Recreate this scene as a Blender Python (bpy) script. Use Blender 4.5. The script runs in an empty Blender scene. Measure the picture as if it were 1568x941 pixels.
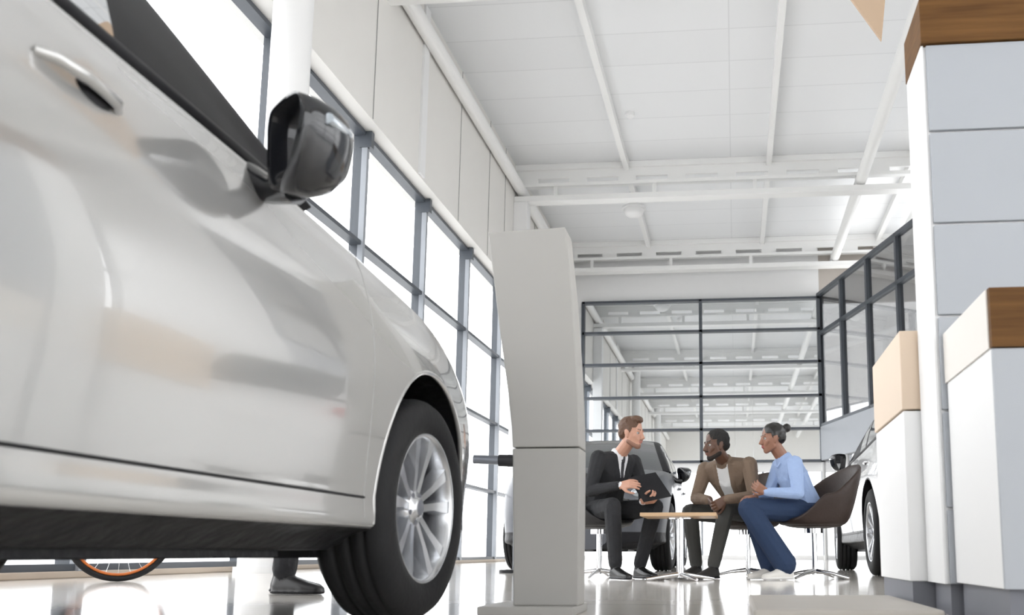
import bpy, bmesh, math, random
import numpy as np
from mathutils import Vector, Matrix
from mathutils.bvhtree import BVHTree
random.seed(3)
scene = bpy.context.scene
col = scene.collection
try:
    scene.view_settings.view_transform = 'Standard'
    scene.view_settings.look = 'None'
except Exception as e:
    print(e)

def pmat(name, color, rough=0.5, metal=0.0, coat=0.0, noise=0.0, nscale=8.0, bump=0.0, bscale=20.0, spec=None, emis=None):
    m = bpy.data.materials.new(name); m.use_nodes = True
    nt = m.node_tree; b = nt.nodes['Principled BSDF']
    c = (color[0], color[1], color[2], 1)
    b.inputs['Base Color'].default_value = c
    b.inputs['Roughness'].default_value = rough
    b.inputs['Metallic'].default_value = metal
    b.inputs['Coat Weight'].default_value = coat
    b.inputs['Coat Roughness'].default_value = 0.01
    if spec is not None: b.inputs['Specular IOR Level'].default_value = spec
    if noise > 0 or bump > 0:
        tc = nt.nodes.new('ShaderNodeTexCoord')
    if noise > 0:
        n = nt.nodes.new('ShaderNodeTexNoise'); n.inputs['Scale'].default_value = nscale; n.inputs['Detail'].default_value = 4
        nt.links.new(tc.outputs['Object'], n.inputs['Vector'])
        mx = nt.nodes.new('ShaderNodeMix'); mx.data_type = 'RGBA'
        mx.inputs['A'].default_value = tuple(max(0, x*(1-noise)) for x in color[:3])+(1,)
        mx.inputs['B'].default_value = tuple(min(1, x*(1+noise)) for x in color[:3])+(1,)
        nt.links.new(n.outputs['Fac'], mx.inputs['Factor']); nt.links.new(mx.outputs['Result'], b.inputs['Base Color'])
    if bump > 0:
        n2 = nt.nodes.new('ShaderNodeTexNoise'); n2.inputs['Scale'].default_value = bscale; n2.inputs['Detail'].default_value = 3
        nt.links.new(tc.outputs['Object'], n2.inputs['Vector'])
        bp = nt.nodes.new('ShaderNodeBump'); bp.inputs['Strength'].default_value = bump; bp.inputs['Distance'].default_value = 0.02
        nt.links.new(n2.outputs['Fac'], bp.inputs['Height']); nt.links.new(bp.outputs['Normal'], b.inputs['Normal'])
    return m

def brick_mat(name, c1, mortar, bw, bh, msize, rough, bumpy=False, rot=0.0, offset=0.0, var=0.02):
    m = bpy.data.materials.new(name); m.use_nodes = True
    nt = m.node_tree; b = nt.nodes['Principled BSDF']
    tc = nt.nodes.new('ShaderNodeTexCoord'); mp = nt.nodes.new('ShaderNodeMapping')
    mp.inputs['Rotation'].default_value[2] = rot
    br = nt.nodes.new('ShaderNodeTexBrick'); br.offset = offset
    br.inputs['Scale'].default_value = 1; br.inputs['Brick Width'].default_value = bw; br.inputs['Row Height'].default_value = bh
    br.inputs['Mortar Size'].default_value = msize; br.inputs['Mortar Smooth'].default_value = 0.1
    br.inputs['Color1'].default_value = (*c1, 1); br.inputs['Color2'].default_value = tuple(x*(1-var) for x in c1)+(1,)
    br.inputs['Mortar'].default_value = (*mortar, 1)
    nt.links.new(tc.outputs['Object'], mp.inputs['Vector']); nt.links.new(mp.outputs['Vector'], br.inputs['Vector'])
    nt.links.new(br.outputs['Color'], b.inputs['Base Color'])
    b.inputs['Roughness'].default_value = rough
    return m

def wood_mat(name, c1, c2, rough=0.4):
    m = bpy.data.materials.new(name); m.use_nodes = True
    nt = m.node_tree; b = nt.nodes['Principled BSDF']
    tc = nt.nodes.new('ShaderNodeTexCoord'); mp = nt.nodes.new('ShaderNodeMapping')
    mp.inputs['Scale'].default_value = (1.2, 3, 22)
    n = nt.nodes.new('ShaderNodeTexNoise'); n.inputs['Scale'].default_value = 2.5; n.inputs['Detail'].default_value = 6
    cr = nt.nodes.new('ShaderNodeValToRGB')
    cr.color_ramp.elements[0].position = 0.3; cr.color_ramp.elements[0].color = (*c1, 1)
    cr.color_ramp.elements[1].position = 0.7; cr.color_ramp.elements[1].color = (*c2, 1)
    nt.links.new(tc.outputs['Object'], mp.inputs['Vector']); nt.links.new(mp.outputs['Vector'], n.inputs['Vector'])
    nt.links.new(n.outputs['Fac'], cr.inputs['Fac']); nt.links.new(cr.outputs['Color'], b.inputs['Base Color'])
    b.inputs['Roughness'].default_value = rough; b.inputs['Specular IOR Level'].default_value = 0.25
    return m

def pane_mat(name, tint=0.95, gl=0.06):
    m = bpy.data.materials.new(name); m.use_nodes = True
    nt = m.node_tree; nt.nodes.remove(nt.nodes['Principled BSDF'])
    out = nt.nodes['Material Output']
    t = nt.nodes.new('ShaderNodeBsdfTransparent'); t.inputs['Color'].default_value = (tint, tint, tint, 1)
    g = nt.nodes.new('ShaderNodeBsdfGlossy'); g.inputs['Roughness'].default_value = 0.02
    mx = nt.nodes.new('ShaderNodeMixShader'); mx.inputs['Fac'].default_value = gl
    nt.links.new(t.outputs[0], mx.inputs[1]); nt.links.new(g.outputs[0], mx.inputs[2]); nt.links.new(mx.outputs[0], out.inputs['Surface'])
    return m

M_wall = pmat('wall_paint_warm', (0.80, 0.785, 0.755), 0.6, noise=0.02, nscale=1.5)
M_white = pmat('white_paint', (0.84, 0.84, 0.84), 0.5, noise=0.015, nscale=2)
M_steelw = pmat('white_steel', (0.86, 0.86, 0.85), 0.4, noise=0.015, nscale=3)
M_frame = pmat('frame_dark', (0.07, 0.08, 0.095), 0.4, noise=0.1, nscale=5)
M_framel = pmat('frame_grey', (0.30, 0.32, 0.35), 0.4, noise=0.05, nscale=5)
M_seam = pmat('seam_grey', (0.35, 0.35, 0.34), 0.7)
M_grey = pmat('panel_grey', (0.38, 0.40, 0.43), 0.45, noise=0.03, nscale=3)
M_greyd = pmat('plinth_grey', (0.16, 0.165, 0.19), 0.5, noise=0.05, nscale=6)
M_wood = wood_mat('oak_brown', (0.085, 0.036, 0.008), (0.15, 0.070, 0.018), 0.65)
M_woodl = wood_mat('oak_light', (0.50, 0.33, 0.20), (0.60, 0.42, 0.26))
M_beige = pmat('beige_panel', (0.70, 0.56, 0.43), 0.5, noise=0.03, nscale=3)
M_stand = pmat('stand_grey', (0.37, 0.36, 0.34), 0.5, noise=0.02, nscale=4)
M_chrome = pmat('chrome', (0.75, 0.75, 0.76), 0.12, 1.0, noise=0.02)
M_black = pmat('black_plastic', (0.009, 0.009, 0.011), 0.45, noise=0.1, spec=0.25)
M_gblack = pmat('gloss_black', (0.01, 0.011, 0.014), 0.15, 0, coat=0.5)
M_rubber = pmat('tyre_rubber', (0.011, 0.011, 0.012), 0.65, bump=0.1, bscale=60, spec=0.3)
M_alloy = pmat('alloy_silver', (0.66, 0.67, 0.69), 0.26, 0.9, noise=0.02)
M_under = pmat('underbody', (0.010, 0.010, 0.012), 0.4, bump=0.5, bscale=12, spec=0.25)
M_glassd = pmat('car_glass', (0.02, 0.025, 0.03), 0.03, 0, coat=1.0, spec=0.8)
M_glassr = pmat('car_glass_reflective', (0.80, 0.82, 0.84), 0.03, 1.0)
M_lamp = pmat('headlamp', (0.55, 0.6, 0.65), 0.08, 0.6, coat=1)
M_red = pmat('tail_red', (0.5, 0.02, 0.02), 0.15, coat=1)
M_silver = pmat('graphite_paint', (0.10, 0.105, 0.12), 0.4, 0.3, coat=0.25, noise=0.01)
M_paint = pmat('pearl_white_paint', (0.50, 0.495, 0.485), 0.14, 0.5, coat=1.0, noise=0.01)
M_paintw = pmat('white_paint_car', (0.68, 0.68, 0.68), 0.3, 0.0, coat=1.0, noise=0.01)
M_pane = pane_mat('window_pane')
M_mirror = pmat('mirror_glass', (0.80, 0.82, 0.83), 0.015, 1.0)
M_floor = brick_mat('floor_tiles', (0.76, 0.72, 0.67), (0.45, 0.42, 0.39), 1.2, 1.2, 0.006, 0.10)
M_ceil = brick_mat('ceiling_panels', (0.82, 0.83, 0.84), (0.71, 0.72, 0.73), 30.0, 1.05, 0.012, 0.55)
M_ground = pmat('concrete_ground', (0.6, 0.6, 0.6), 0.9, noise=0.1, nscale=0.5)

class MB:
    def __init__(s): s.v=[]; s.f=[]; s.m=[]; s.s=[]
    def add(s, vs, fs, mat=0, smooth=False):
        o=len(s.v); s.v += [tuple(v) for v in vs]
        for f in fs:
            s.f.append([i+o for i in f]); s.m.append(mat); s.s.append(smooth)
    def box(s, a, b, mat=0, M=None):
        x0,y0,z0=a; x1,y1,z1=b
        vs=[Vector(p) for p in [(x0,y0,z0),(x1,y0,z0),(x1,y1,z0),(x0,y1,z0),(x0,y0,z1),(x1,y0,z1),(x1,y1,z1),(x0,y1,z1)]]
        if M: vs=[M@v for v in vs]
        s.add(vs,[(3,2,1,0),(4,5,6,7),(0,1,5,4),(1,2,6,5),(2,3,7,6),(3,0,4,7)],mat)
    def tube(s, pts, r, n=12, mat=0, closed=False):
        pts=[Vector(p) for p in pts]; m=len(pts)
        rs = r if isinstance(r,(list,tuple)) else [r]*m
        rings=[]; prev=None
        for i,p in enumerate(pts):
            if closed: t=(pts[(i+1)%m]-pts[i-1])
            else: t=pts[min(i+1,m-1)]-pts[max(i-1,0)]
            t.normalize()
            if prev is None:
                a=Vector((0,0,1)) if abs(t.z)<0.9 else Vector((1,0,0))
                u=t.cross(a).normalized()
            else:
                u=(prev-t*prev.dot(t)).normalized()
            prev=u; w=t.cross(u)
            rings.append([p+(u*math.cos(2*math.pi*k/n)+w*math.sin(2*math.pi*k/n))*rs[i] for k in range(n)])
        vs=[v for rg in rings for v in rg]; fs=[]
        for i in range(m if closed else m-1):
            j=(i+1)%m
            for k in range(n):
                fs.append((i*n+k,i*n+(k+1)%n,j*n+(k+1)%n,j*n+k))
        s.add(vs,fs,mat,True)
        if not closed:
            s.add(rings[0],[tuple(range(n))[::-1]],mat); s.add(rings[-1],[tuple(range(n))],mat)
    def cyl(s,p0,p1,r0,r1=None,n=20,mat=0):
        s.tube([p0,p1],[r0,r0 if r1 is None else r1],n,mat)
    def lathe(s, prof, M, n=48, mat=0, smooth=True):
        vs=[];fs=[]
        for (r,h) in prof:
            for k in range(n):
                a=2*math.pi*k/n
                vs.append(M@Vector((h,r*math.cos(a),r*math.sin(a))))
        for i in range(len(prof)-1):
            for k in range(n):
                fs.append((i*n+k,i*n+(k+1)%n,(i+1)*n+(k+1)%n,(i+1)*n+k))
        s.add(vs,fs,mat,smooth)
    def sph(s,c,r,mat=0,M=None,nu=16,nv=10):
        vs=[];fs=[]
        rr=r if isinstance(r,(tuple,list)) else (r,r,r)
        for j in range(nv+1):
            th=math.pi*j/nv
            for i in range(nu):
                a=2*math.pi*i/nu
                v=Vector((rr[0]*math.sin(th)*math.cos(a),rr[1]*math.sin(th)*math.sin(a),rr[2]*math.cos(th)))
                if M: v=M@v
                vs.append(Vector(c)+v)
        for j in range(nv):
            for i in range(nu):
                fs.append((j*nu+i,j*nu+(i+1)%nu,(j+1)*nu+(i+1)%nu,(j+1)*nu+i))
        s.add(vs,fs,mat,True)
    def prism(s, poly, fn, d0, d1, mat=0):
        n=len(poly)
        vs=[fn(p[0],p[1],d0) for p in poly]+[fn(p[0],p[1],d1) for p in poly]
        fs=[tuple(range(n))[::-1],tuple(range(n,2*n))]+[(i,(i+1)%n,n+(i+1)%n,n+i) for i in range(n)]
        s.add(vs,fs,mat)
    def obj(s,name,mats,parent=None,bevel=0,weld=False,seg=2):
        me=bpy.data.meshes.new(name)
        me.from_pydata(s.v,[],s.f); me.update()
        for m in mats: me.materials.append(m)
        me.polygons.foreach_set('material_index',s.m)
        me.polygons.foreach_set('use_smooth',s.s)
        bm=bmesh.new(); bm.from_mesh(me)
        if weld: bmesh.ops.remove_doubles(bm,verts=bm.verts,dist=0.0003)
        bmesh.ops.recalc_face_normals(bm,faces=bm.faces); bm.to_mesh(me); bm.free()
        o=bpy.data.objects.new(name,me); col.objects.link(o)
        if parent: o.parent=parent
        if bevel>0:
            b=o.modifiers.new('bevel','BEVEL'); b.width=bevel; b.segments=seg; b.limit_method='ANGLE'; b.angle_limit=math.radians(40)
        return o

def empty(name, loc=(0,0,0), rotz=0):
    e=bpy.data.objects.new(name,None); e.empty_display_size=0.2
    e.location=loc; e.rotation_euler=(0,0,rotz); col.objects.link(e); return e

# camera
H=0.20
th=math.radians(5.1); ph=math.radians(8.33)
fw=Vector((-math.sin(th)*math.cos(ph), math.cos(th)*math.cos(ph), math.sin(ph)))
rt=Vector((math.cos(th),math.sin(th),0)); up=rt.cross(fw)
cam=bpy.data.cameras.new('camera'); co=bpy.data.objects.new('camera',cam); col.objects.link(co)
R=Matrix((rt,up,-fw)).transposed().to_4x4()
co.matrix_world=Matrix.Translation((0,0,H))@R
cam.sensor_width=36; cam.lens=36*1400/1568; cam.shift_x=-0.1378; cam.shift_y=0.1082
cam.clip_start=0.02; cam.clip_end=500
cam.dof.use_dof=True; cam.dof.focus_distance=7.0; cam.dof.aperture_fstop=4.5
scene.camera=co

# room
CZ=9.14; XL=-5.3; YB=-15.0; YF=26.0; XR=9.0
b=MB(); b.box((XL-0.1,YB-0.1,-0.15),(XR+0.1,YF+0.1,0)); b.obj('floor',[M_floor])
b=MB(); b.box((XL-0.2,YB-0.2,CZ),(XR+0.2,YF+0.3,CZ+0.2)); b.obj('ceiling',[M_ceil])
b=MB(); b.box((-80,-70,-0.4),(80,90,-0.2)); b.obj('ground',[M_ground])
b=MB(); b.box((-5.55,YB,6.2),(-5.0,YF,CZ))
b.obj('wall_left',[M_wall])
b=MB()
for y in [-9,-7,-5,-3,-1,1,3,5,7.7,9.7,11.7,13.62,15.7,17.7,19.0,22,24]:
    b.box((-4.998,y-0.006,6.22),(-4.99,y+0.006,CZ),0)
b.box((-4.999,13.55,6.22),(-4.96,13.78,CZ),1)
b.obj('trim_1',[M_seam,M_white])
b=MB(); b.box((-5.42,YB,0.0),(-5.18,YF,0.055)); b.obj('baseboard_left',[pmat('sill_beige',(0.5,0.42,0.34),0.5)],bevel=0.01)
b=MB()
ys=[12.05+2.55*k for k in range(-10,6)]
for y in ys:
    b.box((-5.40,y-0.035,0.05),(-5.27,y+0.035,6.2),0)
    b.box((-5.27,y-0.04,0.05),(-5.19,y+0.04,6.1),1)
    b.box((-5.30,y-0.05,5.95),(-5.13,y+0.05,6.19),0)
for z in [0.08,1.5,3.0,4.53,6.16]:
    b.box((-5.38,YB,z-0.03),(-5.22,YF,z+0.03),0)
b.box((-5.36,YB,0.05),(-5.352,YF,6.2),2)
b.obj('window_1',[M_frame,M_framel,M_pane])
b=MB()
b.tube([(0,0,0.02),(0,0,CZ)],0.205,32,0); b.tube([(0,0,0),(0,0,0.06)],0.24,32,0)
o=b.obj('column',[M_white]); o.location=(-4.68,8.75,0)
o2=bpy.data.objects.new('column.001',o.data); o2.location=(-4.68,-3.5,0); col.objects.link(o2)
b=MB(); b.box((-5.0,19.8,0),(-4.68,20.15,8.2)); b.obj('corner_pillar',[M_white],bevel=0.01)
b=MB()
b.box((XL-0.2,YF,7.5),(2.5,YF+0.2,CZ)); b.box((XL-0.2,YF,0),(-4.4,YF+0.2,7.5)); b.box((-4.4,YF,2.45),(2.5,YF+0.2,2.72))
b.box((-4.4,YF,0),(2.5,YF+0.2,0.12))
b.obj('wall_far',[M_white])
b=MB(); b.box((2.5,YF,7.35),(XR+0.2,YF+0.2,CZ)); b.box((XR,14.4,7.35),(XR+0.2,YF,CZ)); b.obj('wall_far_upper',[pmat('upper_wall_taupe',(0.48,0.44,0.40),0.6,noise=0.03)])
b=MB()
for x in [-4.38,-0.93,2.46]: b.box((x-0.045,YF-0.12,2.72),(x+0.045,YF+0.05,7.5),0)
for z in [2.75,3.67,4.62,5.6,6.55,7.47]: b.box((-4.4,YF-0.12,z-0.035),(2.5,YF+0.05,z+0.035),0)
b.box((-4.4,YF-0.02,2.72),(2.5,YF+0.0,7.5),1)
b.obj('window_2',[M_frame,M_mirror])
b=MB()
for x in [-4.38,-2.6,-0.93,0.8,2.46]: b.box((x-0.03,YF-0.02,0.12),(x+0.03,YF+0.1,2.45),0)
b.box((-4.4,YF+0.05,0.12),(2.5,YF+0.06,2.45),1)
b.obj('window_3',[M_framel,M_pane])
P0=Vector((2.5,26.0,0)); P1=Vector((5.7,14.4,0)); dd=(P1-P0); L=dd.length; dd.normalize()
nn=Vector((-dd.y,dd.x,0))
MD=Matrix((dd,nn,Vector((0,0,1)))).transposed().to_4x4(); MD.translation=P0
b=MB(); b.box((0,-0.1,2.75),(L,0.15,3.7),0,MD); b.obj('wall_right_parapet',[M_grey])
b=MB()
for k in range(8):
    t=min(k*1.72,L); b.box((t-0.05,-0.08,3.7),(t+0.05,0.08,7.6),0,MD); 
    b.box((t-0.04,-0.05,0),(t+0.04,0.05,2.75),2,MD)
for z in [3.74,6.4,7.56]: b.box((0,-0.08,z-0.05),(L,0.08,z+0.05),0,MD)
b.box((0,-0.005,3.7),(L,0.005,7.6),1,MD); b.box((0,-0.005,0),(L,0.005,2.75),1,MD)
b.obj('window_4',[M_frame,pane_mat('partition_glass',0.5,0.5),M_white])
b=MB(); b.box((5.7,14.4,0),(XR,14.55,CZ)); b.obj('wall_right_return',[M_white])
b=MB()
for k in range(13): 
    y=YB+k*2.45; b.box((XR-0.08,y-0.06,0),(XR+0.08,y+0.06,6.5),0)
for z in [0.1,1.5,3.0,4.5,6.45]: b.box((XR-0.06,YB,z-0.05),(XR+0.06,14.4,z+0.05),0)
b.box((XR,YB,0),(XR+0.01,14.4,6.5),1)
b.obj('window_5',[M_frame,M_pane])
b=MB(); b.box((XR-0.05,YB,6.5),(XR+0.2,14.5,CZ)); b.obj('wall_right',[M_wall])
b=MB()
for k in range(7):
    x=XL+k*2.38; b.box((x-0.06,YB-0.08,0),(x+0.06,YB+0.08,6.5),0)
for z in [0.1,1.5,3.0,4.5,6.45]: b.box((XL,YB-0.06,z-0.05),(XR,YB+0.06,z+0.05),0)
b.box((XL,YB,0),(XR,YB+0.01,6.5),1)
b.obj('window_6',[M_frame,M_pane])
b=MB(); b.box((XL-0.2,YB-0.2,6.5),(XR+0.2,YB+0.05,CZ)); b.obj('wall_back',[M_wall])

def truss(y):
    b=MB()
    x0,x1=-5.0,XR
    b.box((x0,y-0.10,9.0),(x1,y+0.10,9.135)); b.box((x0,y-0.15,8.22),(x1,y+0.15,8.35))
    b.box((x0,y-0.03,8.80),(x1,y+0.03,9.0)); b.box((x0,y-0.08,8.60),(x1,y+0.08,8.68))
    x=x0+0.1
    while x<x1:
        b.box((x,y-0.03,8.68),(x+0.42,y+0.03,8.80)); x+=1.15
    x=x0+0.9
    while x<x1:
        b.box((x,y-0.05,8.35),(x+0.09,y+0.05,8.62)); x+=2.3
    return b
for i,y in enumerate([20.0,25.45,12.0,5.5,-1.0,-7.5]):
    truss(y).obj('roof_truss' ,[M_steelw])
b=MB()
for x in [-2.4,0.87,4.14,7.4]: b.box((x-0.06,YB,8.94),(x+0.06,YF,CZ+0.0))
b.obj('ceiling_purlins',[M_steelw])
for x,z in [(-4.86,8.52),(2.92,8.49),(4.6,8.6)]:
    b=MB(); b.tube([(x,YB,z),(x,YF,z)],0.125,20); b.obj('ceiling_pipe',[M_steelw])
b=MB(); b.sph((0,0,-0.04),(0.26,0.26,0.18)); b.cyl((0,0,0),(0,0,0.42),0.12); b.cyl((0,0,-0.02),(0,0,0.03),0.30)
o=b.obj('smoke_detector',[M_white]); o.location=(-2.4,21.5,8.60)
b=MB(); b.cyl((0,0,0),(0,0,0.06),0.10); b.sph((0,0,0),(0.08,0.08,0.06)); o=b.obj('smoke_detector',[M_white]); o.location=(-2.05,17.6,9.08)
b=MB(); b.prism([(0.877,3.12),(1.05,4.6),(-0.03,4.6)],lambda x,z,d:Vector((x,d,z)),5.0,5.02)
b.cyl((0.05,5.01,4.58),(0.05,5.01,CZ),0.006,mat=1); b.cyl((0.98,5.01,4.58),(0.98,5.01,CZ),0.006,mat=1)
b.obj('hanging_banner',[pmat('banner_beige',(0.45,0.33,0.23),0.7),M_chrome])

e=empty('storage_tower')
b=MB(); b.box((0.672,3.056,0.10),(1.6,3.31,1.95)); b.box((0.668,3.05,0.10),(0.676,3.312,1.955)); b.obj('body',[M_white],e)
b=MB()
for z0,z1 in [(0.10,0.335),(0.345,0.655),(0.665,0.975),(0.985,1.295),(1.305,1.625),(1.635,1.948)]:
    b.box((0.684,3.04,z0),(1.6,3.056,z1))
b.obj('front_panels',[M_grey],e,bevel=0.002)
b=MB(); b.box((0.665,3.03,1.952),(1.62,3.32,2.12)); b.obj('wooden_top',[M_wood],e,bevel=0.003)
b=MB(); b.box((0.69,3.07,0),(1.6,3.30,0.10)); b.obj('plinth',[M_greyd],e)
e=empty('reception_desk')
b=MB(); b.box((0.70,2.51,0.105),(1.9,3.03,0.9)); b.obj('body',[M_white],e,bevel=0.002)
b=MB(); b.box((0.70,2.495,0.105),(1.9,2.51,0.745)); b.obj('front_panel',[M_grey],e)
b=MB(); b.box((0.698,2.49,0.75),(1.9,2.512,0.915)); b.obj('wooden_band',[M_wood],e)
b=MB(); b.box((0.694,2.512,0.75),(1.9,3.035,0.915)); b.obj('counter_edge',[pmat('counter_cream',(0.74,0.70,0.65),0.4,noise=0.02)],e)
b=MB(); b.box((0.72,2.53,0),(1.9,3.03,0.105)); b.obj('plinth',[M_greyd],e)
e=empty('display_counter')
b=MB(); b.box((0.61,3.33,0.1),(1.45,3.98,0.705)); b.obj('body',[M_white],e,bevel=0.003)
b=MB(); b.box((0.605,3.325,0.71),(1.45,3.985,1.0)); b.obj('wooden_band',[M_beige],e,bevel=0.003)
b=MB(); b.box((0.62,3.34,0),(1.45,3.97,0.1)); b.obj('plinth',[M_greyd],e)
b=MB(); b.box((0.05,2.75,0),(0.60,3.7,0.035)); b.obj('floor_display_base',[pmat('base_grey',(0.45,0.42,0.38),0.5,noise=0.04)],bevel=0.008)

e=empty('information_stand')
S=lambda x,z,d:Vector((x,d,z))
b=MB(); b.prism([(-0.728,0.028),(-0.513,0.028),(-0.514,0.545),(-0.742,0.545)],S,3.0,3.13); b.obj('lower_panel',[M_stand],e,bevel=0.004)
b=MB(); b.prism([(-0.742,0.549),(-0.514,0.549),(-0.520,0.70),(-0.530,0.86),(-0.550,1.10),(-0.574,1.315),(-0.846,1.305),(-0.799,0.97),(-0.763,0.74),(-0.747,0.62)],S,3.0,3.13); b.obj('upper_panel',[M_stand],e,bevel=0.004)
b=MB(); b.box((-0.83,2.93,0),(-0.515,3.2,0.028)); b.obj('base_plate',[M_stand],e,bevel=0.004)

def pchip(xs,ys,x):
    xs=np.array(xs,float); ys=np.array(ys,float)
    h=np.diff(xs); d=np.diff(ys)/h; m=np.zeros(len(xs)); m[0]=d[0]; m[-1]=d[-1]
    for i in range(1,len(xs)-1):
        if d[i-1]*d[i]>0:
            w1=2*h[i]+h[i-1]; w2=h[i]+2*h[i-1]; m[i]=(w1+w2)/(w1/d[i-1]+w2/d[i])
    i=int(np.clip(np.searchsorted(xs,x)-1,0,len(xs)-2)); t=(x-xs[i])/h[i]
    t=min(max(t,0),1)
    return ((1+2*t)*(1-t)**2*ys[i]+t*(1-t)**2*h[i]*m[i]+t*t*(3-2*t)*ys[i+1]+t*t*(t-1)*h[i]*m[i+1])
def catmull(P,n):
    P=[np.array(p,float) for p in P]; out=[]
    for i in range(len(P)-1):
        p0=P[max(i-1,0)];p1=P[i];p2=P[i+1];p3=P[min(i+2,len(P)-1)]
        for k in range(n):
            t=k/n
            out.append(0.5*((2*p1)+(-p0+p2)*t+(2*p0-5*p1+4*p2-p3)*t*t+(-p0+3*p1-3*p2+p3)*t**3))
    out.append(P[-1]); return out

def make_car(name, paint, loc, rotz, k=1.0, suv=False, sideglass=None):
    e=empty(name,loc,rotz)
    Y =[-3.83,-3.80,-3.72,-3.55,-3.2,-2.7,-2.2,-1.6,-0.9,-0.6,-0.3,0.0,0.3,0.55,0.72,0.80,0.85,0.88,0.89]
    W =[0.50,0.66,0.80,0.865,0.90,0.915,0.915,0.915,0.915,0.915,0.915,0.918,0.905,0.866,0.79,0.70,0.60,0.45,0.30]
    ZT=[0.90,0.97,1.02,1.06,1.07,1.06,1.045,1.03,1.018,1.006,0.99,0.968,0.93,0.885,0.835,0.795,0.755,0.70,0.66]
    ZC=[0.93,1.00,1.05,1.09,1.10,1.06,1.045,1.03,1.03,1.045,1.035,1.015,0.98,0.93,0.87,0.83,0.78,0.73,0.68]
    def params(y): return pchip(Y,W,y),pchip(Y,ZT,y),pchip(Y,ZC,y)
    def ctrl(y):
        w,zt,zc=params(y); q=min(1,w/0.6); s=(zt-0.38)/(1.02-0.38)
        zz=lambda z:0.38+(z-0.38)*s
        return [(0,.205),(w-.24*q,.205),(w-.14*q,.215),(w-.085*q,.245),(w-.032*q,.262),(w-.018*q,.285),(w-.020*q,.335),(w-.018*q,.36),
                (w-.013*q,zz(.42)),(w-.005*q,zz(.52)),(w,zz(.63)),(w-.003*q,zz(.73)),(w-.015*q,zz(.82)),(w-.036*q,zz(.90)),(w-.064*q,zz(.975)),(w-.105*q,zz(1.02)),(w-.30*q,zt+.45*(zc-zt)),(0,zc)]
    NS=4
    def xs(y,z):
        P=catmull(ctrl(y),6); Q=[p for p in P[12:6*15+1]]
        zs=[p[1] for p in Q]; return float(np.interp(z,zs,[p[0] for p in Q]))
    stations=sorted(set(list(np.linspace(-3.8,0.86,96))+[-3.83,-3.815,0.87,0.88,0.886,0.89]))
    rings=[]
    for y in stations:
        P=catmull(ctrl(y),NS); n=len(P)
        rings.append([(p[0],y,p[1]) for p in P]+[(-p[0],y,p[1]) for p in P[-2:0:-1]])
    nr=len(rings[0]); half=(nr)//2
    vs=[v for r_ in rings for v in r_]; fs=[];mi=[]
    for i in range(len(rings)-1):
        ym=(stations[i]+stations[i+1])/2
        for j in range(nr):
            fs.append((i*nr+j,i*nr+(j+1)%nr,(i+1)*nr+(j+1)%nr,(i+1)*nr+j))
            jj=j if j<half else nr-1-j
            seg=jj//NS
            m=0
            if seg<4 or (suv and seg<7): m=1
            elif seg>=15 and -3.3<ym<-0.75: m=1
            mi.append(m)
    fs.append(tuple(range(nr))[::-1]); mi.append(0)
    fs.append(tuple((len(rings)-1)*nr+j for j in range(nr))); mi.append(0)
    me=bpy.data.meshes.new('body'); me.from_pydata([(v[0],v[1],v[2]*k) for v in vs],[],fs)
    me.materials.append(paint); me.materials.append(M_under)
    me.polygons.foreach_set('material_index',mi)
    bm=bmesh.new(); bm.from_mesh(me); bmesh.ops.recalc_face_normals(bm,faces=bm.faces); bm.to_mesh(me); bm.free()
    tmp=bpy.data.objects.new('tmp',me); col.objects.link(tmp)
    rw=0.335*k; ra=0.400*k; zc0=rw+0.012
    cb=MB()
    for yy in (0,-2.68):
        for sx in (1,-1):
            n=64; ring=[(yy+ra*math.cos(2*math.pi*t/n),zc0+ra*math.sin(2*math.pi*t/n)) for t in range(n)]
            cb.prism(ring,lambda a,c,d:Vector((d,a,c)),sx*0.62,sx*1.2,1)
    cut=cb.obj('cut',[paint,M_under])
    md=tmp.modifiers.new('b','BOOLEAN'); md.operation='DIFFERENCE'; md.object=cut; md.solver='EXACT'
    bpy.context.view_layer.update()
    dg=bpy.context.evaluated_depsgraph_get()
    nm=bpy.data.meshes.new_from_object(tmp.evaluated_get(dg))
    nm.name='body'
    bpy.data.objects.remove(tmp); bpy.data.objects.remove(cut)
    nm.polygons.foreach_set('use_smooth',[True]*len(nm.polygons))
    nm.set_sharp_from_angle(angle=math.radians(38))
    bo=bpy.data.objects.new('body',nm); col.objects.link(bo); bo.parent=e
    t=MB()
    def xk(y,z): return xs(y,z/k)
    for sx in (1,-1):
        def line(pts,r,m,off=0.0):
            t.tube([(sx*(xk(y,z*k)+off),y,z*k) for y,z in pts],r,8,m)
        line([(y,0.340) for y in np.linspace(-2.2,-0.47,30)],0.0035,0)
        line([(-0.47-0.03*math.sin(s*3.14)*0.6,0.29+s*0.69) for s in np.linspace(0,1,24)],0.002,3,-0.0005)
        line([(-1.80-0.03*s,0.29+s*0.73) for s in np.linspace(0,1,24)],0.002,3,-0.0005)
        for yy in (0,-2.68):
            pts=[]
            for a in np.linspace(-0.18,math.pi+0.18,40):
                y=yy+(ra+0.004)*math.cos(a); z=zc0+(ra+0.004)*math.sin(a)
                pts.append((sx*(xk(y,z)-0.006),y,z))
            t.tube(pts,0.009,8,0 if suv else 1)
        pts=[]
        for y in np.linspace(-3.05,-0.82,30):
            w,zt,zc=params(y); pts.append((sx*(w-0.094),y,(zt+0.006)*k))
        t.tube(pts,0.014,8,0)
        pts=[]
        for y in np.linspace(-0.75,0.62,24):
            w,zt,zc=params(y); pts.append((sx*(w-0.125),y,(zt+0.0025)*k))
        t.tube(pts,0.003,6,3)
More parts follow.
